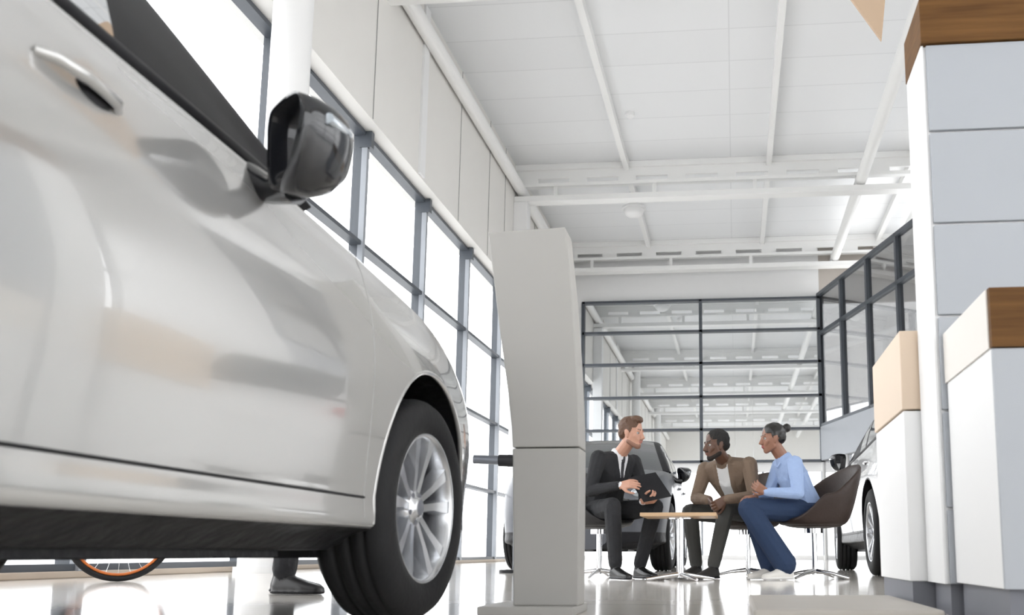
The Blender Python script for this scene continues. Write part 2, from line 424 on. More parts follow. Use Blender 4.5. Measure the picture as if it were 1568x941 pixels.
        for yh in (-1.56,-2.5):
            zh=0.882*k; xh=xk(yh,zh)
            t.sph((sx*(xh-0.006),yh+0.03,zh),(0.012,0.045,0.024),0)
            t.tube([(sx*(xh-0.002),yh+0.085,zh+0.004),(sx*(xh+0.014),yh+0.06,zh+0.006),(sx*(xh+0.020),yh-0.01,zh+0.008),(sx*(xh+0.014),yh-0.07,zh+0.008),(sx*(xh-0.002),yh-0.09,zh+0.008)],[0.007,0.009,0.010,0.009,0.007],10,1)
    for x in (-0.45,0.0,0.42):
        t.tube([(x,0.5,0.205*k),(x,-3.4,0.205*k)],0.022,10,2)
    t.box((-0.7,-0.35,0.185*k),(0.7,-0.15,0.22*k),2)
    t.box((0.60,-1.9,0.19*k),(0.74,-0.6,0.22*k),2); t.box((-0.74,-1.9,0.19*k),(-0.60,-0.6,0.22*k),2)
    t.obj('trim',[M_black,paint,M_under,M_seam],e)
    if suv:
        gy=[-3.74,-3.6,-3.4,-3.0,-2.4,-1.9,-1.55,-1.2,-0.95,-0.72]; gz=[1.06,1.22,1.40,1.46,1.475,1.47,1.43,1.30,1.17,1.03]
    else:
        gy=[-3.55,-3.35,-3.0,-2.6,-2.2,-1.9,-1.55,-1.2,-0.95,-0.70]; gz=[1.08,1.18,1.36,1.44,1.485,1.485,1.45,1.335,1.195,1.04]
    g_vs=[];g_fs=[];g_m=[]
    st=list(np.linspace(gy[0],gy[-1],60)); NG=4
    for y in st:
        w,zt,zc=params(y); zr=pchip(gy,gz,y); zb=zt-0.01; h=max(zr-zb,0.012); f=min(1,h/0.42)
        xb=w-0.108; xr=xb-0.20*f
        P=catmull([(xb,zb),(xb-0.07*f+0.012*f,zb+h*0.45),(xr+0.035,zb+h*0.88),(xr-0.05,zb+h*0.985),(xr*0.55,zr+0.012*f),(0,zr+0.018*f)],NG)
        g_vs+= [(p[0],y,p[1]*k) for p in P]+[(-p[0],y,p[1]*k) for p in P[-2::-1]]
    ng=len(P)*2-1
    for i in range(len(st)-1):
        ym=(st[i]+st[i+1])/2; w,zt,zc=params(ym); hh=pchip(gy,gz,ym)-zt
        for j in range(ng-1):
            g_fs.append((i*ng+j,i*ng+j+1,(i+1)*ng+j+1,(i+1)*ng+j))
            jj=j if j<ng//2 else ng-2-j; seg=jj//NG; 
            front=ym>-1.52; rear= ym<(-3.35 if suv else -2.9)
            if seg<=1:
                m=3
                if ym>-1.36: m=1
                if -1.90<ym<-1.78: m=1
                if ym<(-3.3 if suv else -2.85): m=2
            elif seg==2: m=1 if (front or seg==2 and not rear) else 2
            else: m=0 if (front or rear) else 2
            g_m.append(m)
    gm=bpy.data.meshes.new('greenhouse'); gm.from_pydata(g_vs,[],g_fs)
    for m in (M_glassd,M_black,paint,sideglass or M_glassd): gm.materials.append(m)
    gm.polygons.foreach_set('material_index',g_m); gm.polygons.foreach_set('use_smooth',[True]*len(g_fs))
    go=bpy.data.objects.new('greenhouse',gm); col.objects.link(go); go.parent=e
    for yy in (0,-2.68):
        for sx in (1,-1):
            wb=MB()
            M=Matrix.Translation((sx*0.80,yy,rw))@Matrix.Rotation(math.radians(-3 if yy==0 else 0),4,'Z')@Matrix.Diagonal((sx,k,k,1))
            prof=[(.222,.095),(.232,.106),(.262,.113),(.295,.110),(.318,.100),(.331,.083),(.335,.066),(.335,.060),(.328,.058),(.328,.050),(.335,.048),(.335,.016),(.327,.014),(.327,.006),(.335,.004),(.335,-.03),(.327,-.032),(.327,-.04),(.335,-.042),(.335,-.066),(.331,-.083),(.30,-.11),(.26,-.113),(.222,-.1)]
            wb.lathe(prof,M,72,0)
            wb.lathe([(.222,-.1),(.232,.100),(.226,.104),(.219,.100),(.214,.088),(.209,.05),(.203,.0),(.203,-.09)],M,72,1)
            wb.lathe([(.0,.0),(.203,.0)],M,48,2)
            wb.lathe([(0.05,.03),(.150,.03),(.150,.015),(.05,.0)],M,48,4)
            wb.lathe([(.0,.082),(.028,.082),(.032,.078),(.034,.07),(.056,.066),(.064,.055),(.066,.0)],M,40,1)
            wb.lathe([(.0,.086),(.022,.084),(.026,.08)],M,24,3)
            for i in range(5):
                a0=2*math.pi*i/5+math.pi/2
                for sg in (1,-1):
                    ai=a0+sg*math.radians(17); ao=a0+sg*math.radians(15)
                    def P(r,a,off,x): 
                        return M@Vector((x,r*math.cos(a)-off*math.sin(a),r*math.sin(a)+off*math.cos(a)))
                    v=[]
                    for r,a,wd,xf,xb_ in ((.045,ai,.015,.066,.03),(.12,a0+sg*math.radians(13.5),.016,.078,.035),(.216,ao,.026,.092,.05)):
                        v+= [P(r,a,-wd,xb_),P(r,a,-wd*0.75,xf),P(r,a,wd*0.75,xf),P(r,a,wd,xb_)]
                    f=[(0,1,2,3),(8,9,10,11)[::-1]]
                    for q in (0,4):
                        for c in range(4): f.append((q+c,q+(c+1)%4,q+4+(c+1)%4,q+4+c))
                    wb.add(v,f,1,False)
                an=a0+math.pi/5
                c=M@Vector((.062,.045*math.cos(an),.045*math.sin(an))); c2=M@Vector((.070,.045*math.cos(an),.045*math.sin(an)))
                wb.cyl(c,c2,.008,mat=3,n=8)
            wb.obj('wheel',[M_rubber,M_alloy,M_black,M_greyd,M_greyd],e)
    for sx in (1,-1):
        mb=MB(); cx,cy,cz=0.985,-1.05,1.02*k
        ro=math.radians(-38)
        outl=[(-0.085,0.045),(-0.075,0.078),(-0.03,0.085),(0.05,0.082),(0.088,0.06),(0.090,0.01),(0.06,-0.06),(0.02,-0.095),(-0.04,-0.100),(-0.07,-0.05)]
        O=[tuple(p) for p in catmull(outl+[outl[0]],3)[:-1]]
        def T(x,y,z):
            X=x*math.cos(ro)-y*math.sin(ro); Yy=x*math.sin(ro)+y*math.cos(ro)
            return (sx*(cx+X*0.9),cy+Yy,cz+z)
        lay=[(-0.055,0.90),(-0.06,0.97),(-0.02,1.0),(0.02,0.95),(0.06,0.78),(0.085,0.5)]
        vsm=[];n=len(O)
        for yy,sc in lay:
            for (x,z) in O: vsm.append(T(x*sc,yy,z*sc))
        fsm=[]
        for i in range(len(lay)-1):
            for j in range(n): fsm.append((i*n+j,i*n+(j+1)%n,(i+1)*n+(j+1)%n,(i+1)*n+j))
        fsm.append(tuple((len(lay)-1)*n+j for j in range(n)))
        mb.add(vsm,fsm,0,True)
        mb.add([T(x*0.90,-0.055,z*0.90) for x,z in O]+[T(x*0.80,-0.02,z*0.80) for x,z in O],[(j,(j+1)%n,n+(j+1)%n,n+j) for j in range(n)],0,False)
        mb.add([T(x*0.80,-0.02,z*0.80) for x,z in O],[tuple(range(n))],1,False)
        mb.tube([(sx*0.82,cy+0.05,0.985*k),(sx*0.89,cy+0.04,0.945*k),(sx*0.95,cy+0.02,0.945*k)],[0.035,0.028,0.038],12,0)
        mb.tube([T(0.0,0.088,0.02),T(0.06,0.06,0.03),T(0.095,0.0,0.03)],0.012,8,2)
        mb.obj('wing_mirror',[M_gblack,M_chrome,M_lamp],e)
    fb=MB()
    fb.prism([(-0.42,0.72),(0.42,0.72),(0.36,0.52),(-0.36,0.52)],lambda x,z,d:Vector((x,d-abs(x)*0.09,z*k)),0.80,0.905,0)
    for x in np.linspace(-0.36,0.36,17): fb.box((x-0.006,0.80,0.54*k),(x+0.006,0.915-abs(x)*0.09,0.70*k),1)
    fb.tube([(x,0.908-abs(x)*0.09,0.725*k) for x in np.linspace(-0.44,0.44,9)],0.012,8,1)
    fb.prism([(-0.62,0.44),(0.62,0.44),(0.52,0.26),(-0.52,0.26)],lambda x,z,d:Vector((x,d-abs(x)*0.11,z*k)),0.78,0.897,0)
    fb.box((-0.26,0.89,0.44*k),(0.26,0.912,0.51*k),3)
    for sx in (1,-1):
        Mh=Matrix.Rotation(sx*math.radians(-52),3,'Z')
        fb.sph((sx*0.665,0.735,0.715*k),(0.20,0.045,0.055*k),2,Mh)
        fb.sph((sx*0.68,0.74,0.38*k),(0.09,0.03,0.04*k),0,Mh)
        fb.sph((sx*0.72,-3.72,0.92*k),(0.16,0.06,0.06*k),4,Matrix.Rotation(sx*math.radians(50),3,'Z'))
    fb.box((-0.26,-3.85,0.7*k),(0.26,-3.82,0.8*k),3)
    fb.obj('front_and_rear_details',[M_black,M_chrome,M_lamp,M_white,M_red],e)
    return e

make_car('sedan_car',M_paint,(-1.845,2.75,0),0,sideglass=M_glassr)
make_car('suv_car',M_paintw,(2.08,10.9,0),0,1.13,True)
make_car('suv_car',M_silver,(-1.6,10.2,0),math.pi,1.13,True)

e=empty('coffee_table',(-0.40,6.72,0))
b=MB(); b.box((-0.27,-0.27,0.452),(0.27,0.27,0.478)); b.obj('table_top',[M_woodl],e,bevel=0.004)
b=MB(); b.cyl((0,0,0.02),(0,0,0.452),0.028,n=24); b.cyl((0,0,0.44),(0,0,0.452),0.10,n=24)
for a in range(4):
    an=a*math.pi/2+0.5
    b.tube([(0,0,0.045),(0.13*math.cos(an),0.13*math.sin(an),0.03),(0.27*math.cos(an),0.27*math.sin(an),0.011)],[0.02,0.015,0.010],10)
b.obj('pedestal',[M_chrome],e)

def armchair(loc,facing,mat):
    e=empty('armchair',loc,math.atan2(facing[1],facing[0]))
    NA=48; rows=[]
    for kk in range(12):
        row=[]
        for a in range(NA):
            an=2*math.pi*a/NA; c=math.cos(an)
            fr=(1-c)/2
            top=0.425+0.21*min(1,fr/0.42)**1.5+0.25*max(0,(fr-0.55)/0.45)**1.1
            rtop=0.27+0.05*fr+0.06*max(0,-c)
            if kk<6:
                r=0.235*(kk/5); z=0.395+0.012*(kk/5)**3
            else:
                t=(kk-5)/6
                r=0.235+(rtop-0.235)*t**0.8; z=0.407+(top-0.407)*t**1.25
            row.append((r*c*1.02-0.0,r*math.sin(an)*1.05,z))
        rows.append(row)
    vs=[v for r_ in rows for v in r_]; fs=[]
    for i in range(11):
        for a in range(NA): fs.append((i*NA+a,i*NA+(a+1)%NA,(i+1)*NA+(a+1)%NA,(i+1)*NA+a))
    b=MB(); b.add(vs,fs,0,True); o=b.obj('seat_shell',[mat],e,weld=True)
    s=o.modifiers.new('s','SOLIDIFY'); s.thickness=0.035; s.offset=-1 
    ss=o.modifiers.new('ss','SUBSURF'); ss.levels=1; ss.render_levels=1
    b=MB(); b.sph((0.0,0,0.41),(0.225,0.225,0.03),0); b.obj('cushion',[mat],e)
    b=MB(); b.cyl((0,0,0.03),(0,0,0.38),0.022,n=20); b.cyl((0,0,0.345),(0,0,0.385),0.07,n=24)
    for a in range(4):
        an=a*math.pi/2+0.6
        b.tube([(0,0,0.06),(0.14*math.cos(an),0.14*math.sin(an),0.045),(0.29*math.cos(an),0.29*math.sin(an),0.011)],[0.02,0.014,0.010],10)
    b.obj('pedestal',[M_chrome],e)
M_brown=pmat('brown_leather',(0.030,0.018,0.014),0.5,bump=0.15,bscale=40,noise=0.1,spec=0.35)
M_darkl=pmat('black_leather',(0.012,0.011,0.012),0.5,bump=0.15,bscale=40,noise=0.1)
armchair((0.60,7.15,0),(-0.93,-0.36),M_brown)
armchair((0.10,7.62,0),(-0.55,-0.83),M_brown)
armchair((-1.08,7.28,0),(0.75,-0.66),M_darkl)

def ico(sub=2):
    bm=bmesh.new(); bmesh.ops.create_icosphere(bm,subdivisions=sub,radius=1)
    p=np.array([v.co[:] for v in bm.verts]); bm.free(); return p
ICO=ico(2)
def V(*a): return np.array(a,float)
def nrm(a): a=np.array(a,float); return a/np.linalg.norm(a)
class Body:
    def __init__(s): s.v=[];s.f=[];s.t=[]
    def hull(s,ells,tag):
        pts=[]
        for c,r,Rm in ells:
            r=np.array(r if hasattr(r,'__len__') else (r,r,r),float)
            p=ICO*r
            if Rm is not None: p=p@Rm.T
            pts.append(p+np.array(c))
        pts=np.concatenate(pts); pts[:,2]=np.maximum(pts[:,2],0.004)
        bm=bmesh.new()
        for p in pts: bm.verts.new(p)
        r_=bmesh.ops.convex_hull(bm,input=bm.verts)
        kill=[g for g in r_['geom_interior'] if isinstance(g,bmesh.types.BMVert)]
        kill+=[v for v in bm.verts if not v.link_faces and v not in kill]
        bmesh.ops.delete(bm,geom=list(set(kill)),context='VERTS')
        bmesh.ops.triangulate(bm,faces=bm.faces); bmesh.ops.recalc_face_normals(bm,faces=bm.faces)
        bm.verts.index_update(); o=len(s.v)
        s.v+=[v.co[:] for v in bm.verts]
        for f in bm.faces: s.f.append([v.index+o for v in f.verts]); s.t.append(tag)
        bm.free()
    def cap(s,p0,r0,p1,r1,tag): s.hull([(p0,r0,None),(p1,r1,None)],tag)
    def build(s,name,mats,parent,voxel=0.006,it=2,retag=None):
        tags=list(mats.keys())
        me=bpy.data.meshes.new('t'); me.from_pydata(s.v,[],s.f); me.update()
        bv=BVHTree.FromPolygons([Vector(v) for v in s.v],s.f)
        o=bpy.data.objects.new('t',me); col.objects.link(o)
        r=o.modifiers.new('r','REMESH'); r.mode='VOXEL'; r.voxel_size=voxel; r.adaptivity=0
        sm=o.modifiers.new('s','SMOOTH'); sm.factor=0.5; sm.iterations=it
        bpy.context.view_layer.update(); dg=bpy.context.evaluated_depsgraph_get()
        nm=bpy.data.meshes.new_from_object(o.evaluated_get(dg)); bpy.data.objects.remove(o)
        nm.name=name; nm.materials.clear()
        for t in tags: nm.materials.append(mats[t])
        idx=[]
        for p in nm.polygons:
            h=bv.find_nearest(p.center); tg=s.t[h[2]] if h[2] is not None else tags[0]
            if tg=='torso':
                tg='top'
                if retag:
                    q=retag(p.center)
                    if q: tg=q
            idx.append(tags.index(tg))
        nm.polygons.foreach_set('material_index',idx); nm.polygons.foreach_set('use_smooth',[True]*len(nm.polygons))
        ob=bpy.data.objects.new(name,nm); col.objects.link(ob); ob.parent=parent
        return ob

def hand(B,wr,d,n,thumb,curl=0.5,tag='skin',sc=1.0,spread=1.0):
    wr=np.array(wr,float); d=nrm(d); n=np.array(n,float); n=nrm(n-d*np.dot(n,d)); s=np.cross(d,n)*thumb
    B.hull([(wr+s*0.014*sc,0.018*sc,None),(wr-s*0.014*sc,0.018*sc,None),(wr+d*0.082*sc+s*0.032*sc,0.0125*sc,None),(wr+d*0.076*sc-s*0.032*sc,0.0115*sc,None)],tag)
    Ls=[0.072,0.080,0.074,0.058]
    for i in range(4):
        p=wr+d*(0.084-0.003*abs(i-1.2))*sc+s*(0.031-0.0215*i)*sc
        ang=0.25*curl; dirf=d+s*(0.10-0.065*i)*spread; dirf=nrm(dirf)
        for j,fr in enumerate((0.45,0.31,0.24)):
            ang+= curl*(0.55 if j==0 else 0.75)+i*0.03
            v=dirf*math.cos(ang)+n*math.sin(ang); q=p+v*Ls[i]*fr*sc
            r0=[0.0098,0.0092,0.0086][j]*sc*(0.92 if i==3 else 1); B.cap(p,r0,q,r0*0.94,tag); p=q
    p=wr+d*0.022*sc+s*0.022*sc; v=nrm(d*0.62+s*0.75+n*0.25); q=p+v*0.045*sc; B.cap(p,0.016*sc,q,0.0125*sc,tag)
    v=nrm(d*0.85+s*0.35+n*0.35); p=q; q=p+v*0.034*sc; B.cap(p,0.0115*sc,q,0.010*sc,tag)
    v=nrm(d*0.95+s*0.05+n*0.4); p=q; q=p+v*0.027*sc; B.cap(p,0.010*sc,q,0.0085*sc,tag)

def head(B,c,f,upv=(0,0,1),hair='short',beard=False,sc=1.0,parent=None,eye=None):
    f=nrm(f); u=np.array(upv,float); u=nrm(u-f*np.dot(u,f)); s=np.cross(f,u)
    Rm=np.array([s,f,u]).T; c=np.array(c,float)
    P=lambda x,y,z:c+Rm@(V(x,y,z)*sc)
    E=lambda x,y,z,r:(P(x,y,z),np.array(r if hasattr(r,'__len__') else (r,r,r))*sc,Rm)
    B.hull([E(0,-0.012,0.038,(.074,.094,.084))],'skin')
    B.hull([E(0,0.012,0.0,(.067,.074,.06)),E(0,0.058,-0.092,(.026,.022,.02)),E(0.042,0.005,-0.06,.02),E(-0.042,0.005,-0.06,.02)],'skin')
    B.hull([E(0,0.080,0.012,.010),E(0,0.104,-0.030,(.011,.010,.009)),E(0.011,0.092,-0.034,.008),E(-0.011,0.092,-0.034,.008)],'skin')
    B.hull([E(0.036,0.070,0.022,.012),E(-0.036,0.070,0.022,.012)],'skin')
    for q in (1,-1):
        B.hull([E(q*0.040,0.052,-0.020,.018),E(q*0.022,0.062,-0.045,.016)],'skin')
        B.hull([E(q*0.073,-0.004,0.006,(.008,.019,.018)),E(q*0.070,0.0,-0.028,(.007,.010,.012))],'skin')
        B.hull([E(q*0.018,0.084,0.028,.0042),E(q*0.046,0.0735,0.031,.0036)],'hair')
    B.hull([E(0,0.086,-0.054,(.022,.009,.0055))],'lip'); B.hull([E(0,0.083,-0.064,(.019,.009,.006))],'lip')
    if hair=='short':
        B.hull([E(0,-0.020,0.050,(.081,.097,.084))],'hair'); B.hull([E(0,-0.055,0.0,(.070,.055,.055))],'hair')
        for q in (1,-1): B.hull([E(q*0.066,0.006,0.03,(.012,.022,.032))],'hair')
        B.hull([E(0,0.03,0.112,(.055,.05,.026)),E(0.015,0.068,0.098,(.04,.02,.018))],'hair')
    elif hair=='crop':
        B.hull([E(0,-0.018,0.046,(.079,.095,.083))],'hair'); B.hull([E(0,-0.055,0.0,(.068,.052,.05))],'hair')
        for q in (1,-1): B.hull([E(q*0.068,0.006,0.02,(.010,.020,.032))],'hair')
    else:
        B.hull([E(0,-0.018,0.048,(.080,.097,.083))],'hair'); B.hull([E(0,-0.055,0.01,(.071,.055,.058))],'hair')
        for q in (1,-1): B.hull([E(q*0.068,0.000,0.028,(.012,.022,.034))],'hair')
        B.hull([E(0,-0.122,0.078,(.036,.034,.036))],'hair')
    if beard:
        B.hull([E(0,0.058,-0.096,(.030,.024,.020)),E(0.046,0.005,-0.060,.020),E(-0.046,0.005,-0.060,.020),E(0,0.070,-0.084,(.022,.014,.009))],'beard')
        B.hull([E(0.02,0.088,-0.046,.004),E(-0.02,0.088,-0.046,.004)],'beard')
    m=MB()
    for q in (1,-1):
        m.sph(P(q*0.031,0.0655,0.003),0.0130*sc,0,nu=16,nv=12); m.sph(P(q*0.031,0.0710,0.003),0.0088*sc,1,nu=12,nv=8)
    m.obj('eyes',[pmat('eye_white',(0.33,0.31,0.29),0.4),pmat('eye_iris',(0.03,0.018,0.01),0.15)],parent)

def person(name,J,mats,opts,voxel=0.0045):
    e=empty(name); B=Body()
    J={k_:np.array(v,float) for k_,v in J.items()}
    sR,sL=J['shR'],J['shL']; pel=J['pelvis']; chest=(sR+sL)/2
    side=nrm(sR-sL); upv=nrm(J['neck']-pel); fwd=nrm(np.cross(upv,side)) 
    side=nrm(np.cross(fwd,upv)); 
    Rt=np.array([side,fwd,upv]).T
    g=opts.get('girth',1.0); hw=np.linalg.norm(sR-sL)/2
    hs=nrm(J['hipR']-J['hipL']); pf=nrm(np.cross(V(0,0,1),hs)); Rp=np.array([hs,pf,V(0,0,1)]).T
    mid=pel*0.55+chest*0.45
    B.hull([(pel+upv*0.06-fwd*0.0,(0.165*g,0.125*g,0.09),Rt),(mid,(0.155*g,0.118*g,0.09),Rt)],'torso')
    B.hull([(mid,(0.155*g,0.118*g,0.08),Rt),(chest-upv*0.10,(hw*1.0,0.125*g,0.085),Rt)],'torso')
    B.hull([(chest-upv*0.10,(hw*0.98,0.120*g,0.085),Rt),(sR-upv*0.010-side*0.01,0.060,None),(sL-upv*0.010+side*0.01,0.060,None),(J['neck']-upv*0.02,(0.068,0.062,0.03),Rt)],'torso')
    bvt=BVHTree.FromPolygons([Vector(v) for v in B.v],B.f)
    def F(x,z,o=0.0):
        h=bvt.ray_cast(Vector(chest+side*x+upv*z+fwd*0.6),Vector(-fwd))
        return (np.array(h[0]) if h[0] is not None else chest+side*x+upv*z+fwd*0.1)+fwd*o
    nz=float(np.dot(J['neck']-chest,upv))+0.0
    retag=None
    if opts.get('open')=='suit':
        z0=-0.17
        def retag(c):
            d=np.array(c)-chest; x=float(d@side); z=float(d@upv); y=float(d@fwd)
            if y<0.02 or z<z0: return None
            if abs(x)<0.014+0.004*(z-z0)/0.2: return 'tie'
            if abs(x)<0.062*(z-z0)/(nz-z0): return 'shirt'
            return None
        for q in (1,-1):
            pts=[F(q*0.068*(z-z0)/(nz-z0)+q*0.004,z,-0.002) for z in np.linspace(z0,nz-0.01,8)]
            for a_,c_ in zip(pts[:-1],pts[1:]): B.hull([(a_,0.0065,None),(c_,0.0065,None),(a_+side*q*0.030-fwd*0.008,0.006,None),(c_+side*q*0.034-fwd*0.010,0.006,None)],'top')
        B.hull([(F(0,nz-0.02,0.004),0.012,None),(F(0,nz-0.05,0.006),0.010,None)],'tie')
    if opts.get('open')=='shirt':
        def hwf(z): return 0.040+0.012*max(0,min(1,(z+0.35)/0.35))
        def retag(c):
            d=np.array(c)-chest; x=float(d@side); z=float(d@upv); y=float(d@fwd)
            if y<0.02: return None
            if abs(x+0.0)<hwf(z): return 'shirt'
            return None
        for q in (1,-1):
            pts=[F(q*(hwf(z)+0.010),z,0.0) for z in np.linspace(-0.36,nz-0.015,12)]
            for a_,c_ in zip(pts[:-1],pts[1:]): B.hull([(a_,0.009,None),(c_,0.009,None),(a_+side*q*0.02-fwd*0.006,0.008,None),(c_+side*q*0.02-fwd*0.006,0.008,None)],'top')
    if opts.get('lap'):
        for q in (1,-1):
            B.hull([(F(q*0.012,nz-0.05,0.003),0.007,None),(F(q*0.055,nz-0.03,0.004),0.007,None),(J['neck']+side*q*0.055+upv*0.012,0.010,None)],'top')
    B.hull([(pel,(0.165*g,0.125*g,0.105),Rp)],'pants')
    B.hull([(J['hipR'],0.095*g,None),(J['hipL'],0.095*g,None)],'pants')
    hd=J['head']; hf=nrm(opts['look']); 
    B.hull([(J['neck']-upv*0.03,0.055*g**0.5,None),(hd-V(0,0,0.06)-hf*0.02,0.052*g**0.5,None)],'skin')
    ct=opts.get('collar','top')
    B.hull([(J['neck']+upv*0.014,(0.064,0.064,0.014),Rt),(J['neck']-upv*0.03,(0.078,0.072,0.02),Rt)],ct)
    for S_ in 'RL':
        sh,el,wr=J['sh'+S_],J['el'+S_],J['wr'+S_]
        B.hull([(sh,0.066*g,None),(chest*0.35+sh*0.65-upv*0.08,0.062*g,None)],'top')
        B.cap(sh,0.067*g,sh*0.5+el*0.5,0.058*g,'top'); B.cap(sh*0.5+el*0.5,0.058*g,el,0.050*g,'top'); 
        d=nrm(wr-el)
        B.cap(el,0.050*g,wr-d*0.02,0.037*g,'top'); B.cap(wr-d*0.03,0.030,wr-d*0.003,0.030,opts.get('cuff','top'))
        B.cap(wr-d*0.03,0.024,wr+d*0.01,0.021,'skin')
        hp,kn,an,toe=J['hip'+S_],J['kn'+S_],J['an'+S_],J['toe'+S_]
        lg=opts.get('leg',(0.092,0.068,0.058,0.052))
        B.cap(hp,lg[0]*g,kn,lg[1],'pants'); B.cap(kn,lg[1],kn*0.6+an*0.4,lg[2]+0.004,'pants')
        B.cap(kn*0.6+an*0.4,lg[2]+0.004,an+nrm(kn-an)*0.02,lg[3],'pants')
        B.cap(an+V(0,0,0.03),0.038,an-V(0,0,0.02),0.038,'sock')
        td=toe-an; td[2]=0; td=nrm(td); sd=V(-td[1],td[0],0); Rf=np.array([sd,td,V(0,0,1)]).T
        heel=an*1.0-td*0.025; heel[2]=0.038; t2=heel+td*0.20; t2[2]=0.026; bl=heel+td*0.13; bl[2]=0.034
        B.hull([(heel,(0.036,0.036,0.038),Rf),(bl,(0.044,0.045,0.034),Rf),(an*0.5+heel*0.5+V(0,0,0.005),(0.036,0.04,0.035),Rf)],'shoe')
        B.hull([(bl,(0.044,0.04,0.034),Rf),(t2,(0.036,0.036,0.024),Rf)],'shoe')
        B.hull([(V(heel[0],heel[1],0.012)-td*0.008,(0.038,0.036,0.010),Rf),(V(bl[0],bl[1],0.012),(0.048,0.045,0.010),Rf),(V(t2[0],t2[1],0.012),(0.038,0.040,0.010),Rf)],'sole')
    head(B,hd,hf,hair=opts['hair'],beard=opts.get('beard',False),sc=opts.get('hsc',1.0),parent=e,upv=opts.get('hup',(0,0,1)))
    for S_ in 'RL':
        h=opts['hand'+S_]; hand(B,J['wr'+S_],h[0],h[1],h[2],h[3],sc=opts.get('handsc',1.0))
    B.build('figure',mats,e,voxel=voxel,it=3 if voxel<0.005 else 2,retag=retag)
    return e

def cloth(name,c,bs=9,b_=0.6,r=0.85): return pmat(name,c,r,noise=0.08,nscale=6,bump=b_,bscale=bs)
skinA=pmat('skin_light',(0.50,0.27,0.19),0.5,noise=0.05,nscale=20)
skinB=pmat('skin_dark',(0.10,0.048,0.029),0.45,noise=0.08,nscale=20)
skinC=pmat('skin_brown',(0.26,0.125,0.08),0.45,noise=0.06,nscale=20)
suit=cloth('suit_black',(0.014,0.0145,0.017),12,0.9); 
person('man_in_suit',dict(pelvis=(-1.06,7.27,0.52),hipR=(-1.12,7.20,0.515),hipL=(-1.00,7.35,0.515),knR=(-0.92,6.86,0.545),knL=(-0.62,7.12,0.55),
    anR=(-0.89,6.83,0.10),anL=(-0.73,7.02,0.10),toeR=(-0.79,6.70,0.02),toeL=(-0.62,6.90,0.02),
    shR=(-1.055,7.03,0.925),shL=(-0.815,7.32,0.920),neck=(-0.905,7.15,0.980),head=(-0.80,7.07,1.122),
    elR=(-1.11,6.98,0.67),wrR=(-0.86,6.86,0.70),elL=(-0.715,7.22,0.67),wrL=(-0.70,6.97,0.585)),
    dict(skin=skinA,top=suit,pants=suit,shoe=pmat('shoe_black',(0.012,0.012,0.012),0.2),sole=M_black,sock=M_black,hair=pmat('hair_brown',(0.10,0.05,0.028),0.6,bump=0.5,bscale=60),
         lip=pmat('lip_a',(0.40,0.17,0.14),0.45),beard=pmat('stubble_brown',(0.25,0.13,0.09),0.6),shirt=pmat('shirt_white',(0.7,0.7,0.72),0.7),tie=pmat('tie_black',(0.015,0.015,0.02),0.5)),
    dict(look=(0.93,-0.36,-0.10),hair='short',beard=True,collar='shirt',cuff='shirt',open='suit',hsc=1.05,
         handR=((0.85,-0.25,0.12),(0.35,0.75,-0.5),-1,0.35),handL=((0.75,-0.45,0.10),(0.1,0.5,0.8),1,0.9)))
person('man_in_brown_shirt',dict(pelvis=(0.09,7.60,0.52),hipR=(0.02,7.66,0.515),hipL=(0.17,7.55,0.515),knR=(-0.36,7.38,0.52),knL=(-0.07,7.14,0.52),
    anR=(-0.31,7.30,0.10),anL=(-0.17,7.04,0.10),toeR=(-0.40,7.17,0.02),toeL=(-0.26,6.91,0.02),
    shR=(-0.235,7.41,0.865),shL=(0.115,7.19,0.88),neck=(-0.085,7.25,0.925),head=(-0.14,7.15,1.03),
    elR=(-0.31,7.36,0.63),wrR=(-0.195,7.13,0.60),elL=(0.15,7.16,0.63),wrL=(-0.075,7.03,0.60)),
    dict(skin=skinB,top=cloth('shirt_brown',(0.17,0.12,0.085),12,0.9),pants=cloth('trousers_grey',(0.06,0.06,0.056)),shoe=pmat('boot_dark',(0.03,0.028,0.027),0.5),sole=M_black,sock=M_black,
         hair=pmat('hair_black',(0.008,0.007,0.006),0.8,bump=0.6,bscale=90),beard=pmat('beard_black',(0.012,0.009,0.007),0.85),lip=pmat('lip_b',(0.16,0.07,0.05),0.45),shirt=pmat('tee_white',(0.68,0.68,0.68),0.8,bump=0.3,bscale=10)),
    dict(look=(-0.88,-0.45,-0.08),hair='crop',beard=True,collar='top',open='shirt',hsc=1.06,
         handR=((0.25,-0.65,-0.45),(0.9,-0.1,0.1),-1,0.9),handL=((-0.65,-0.25,-0.45),(-0.2,0.9,0.1),1,0.9)))
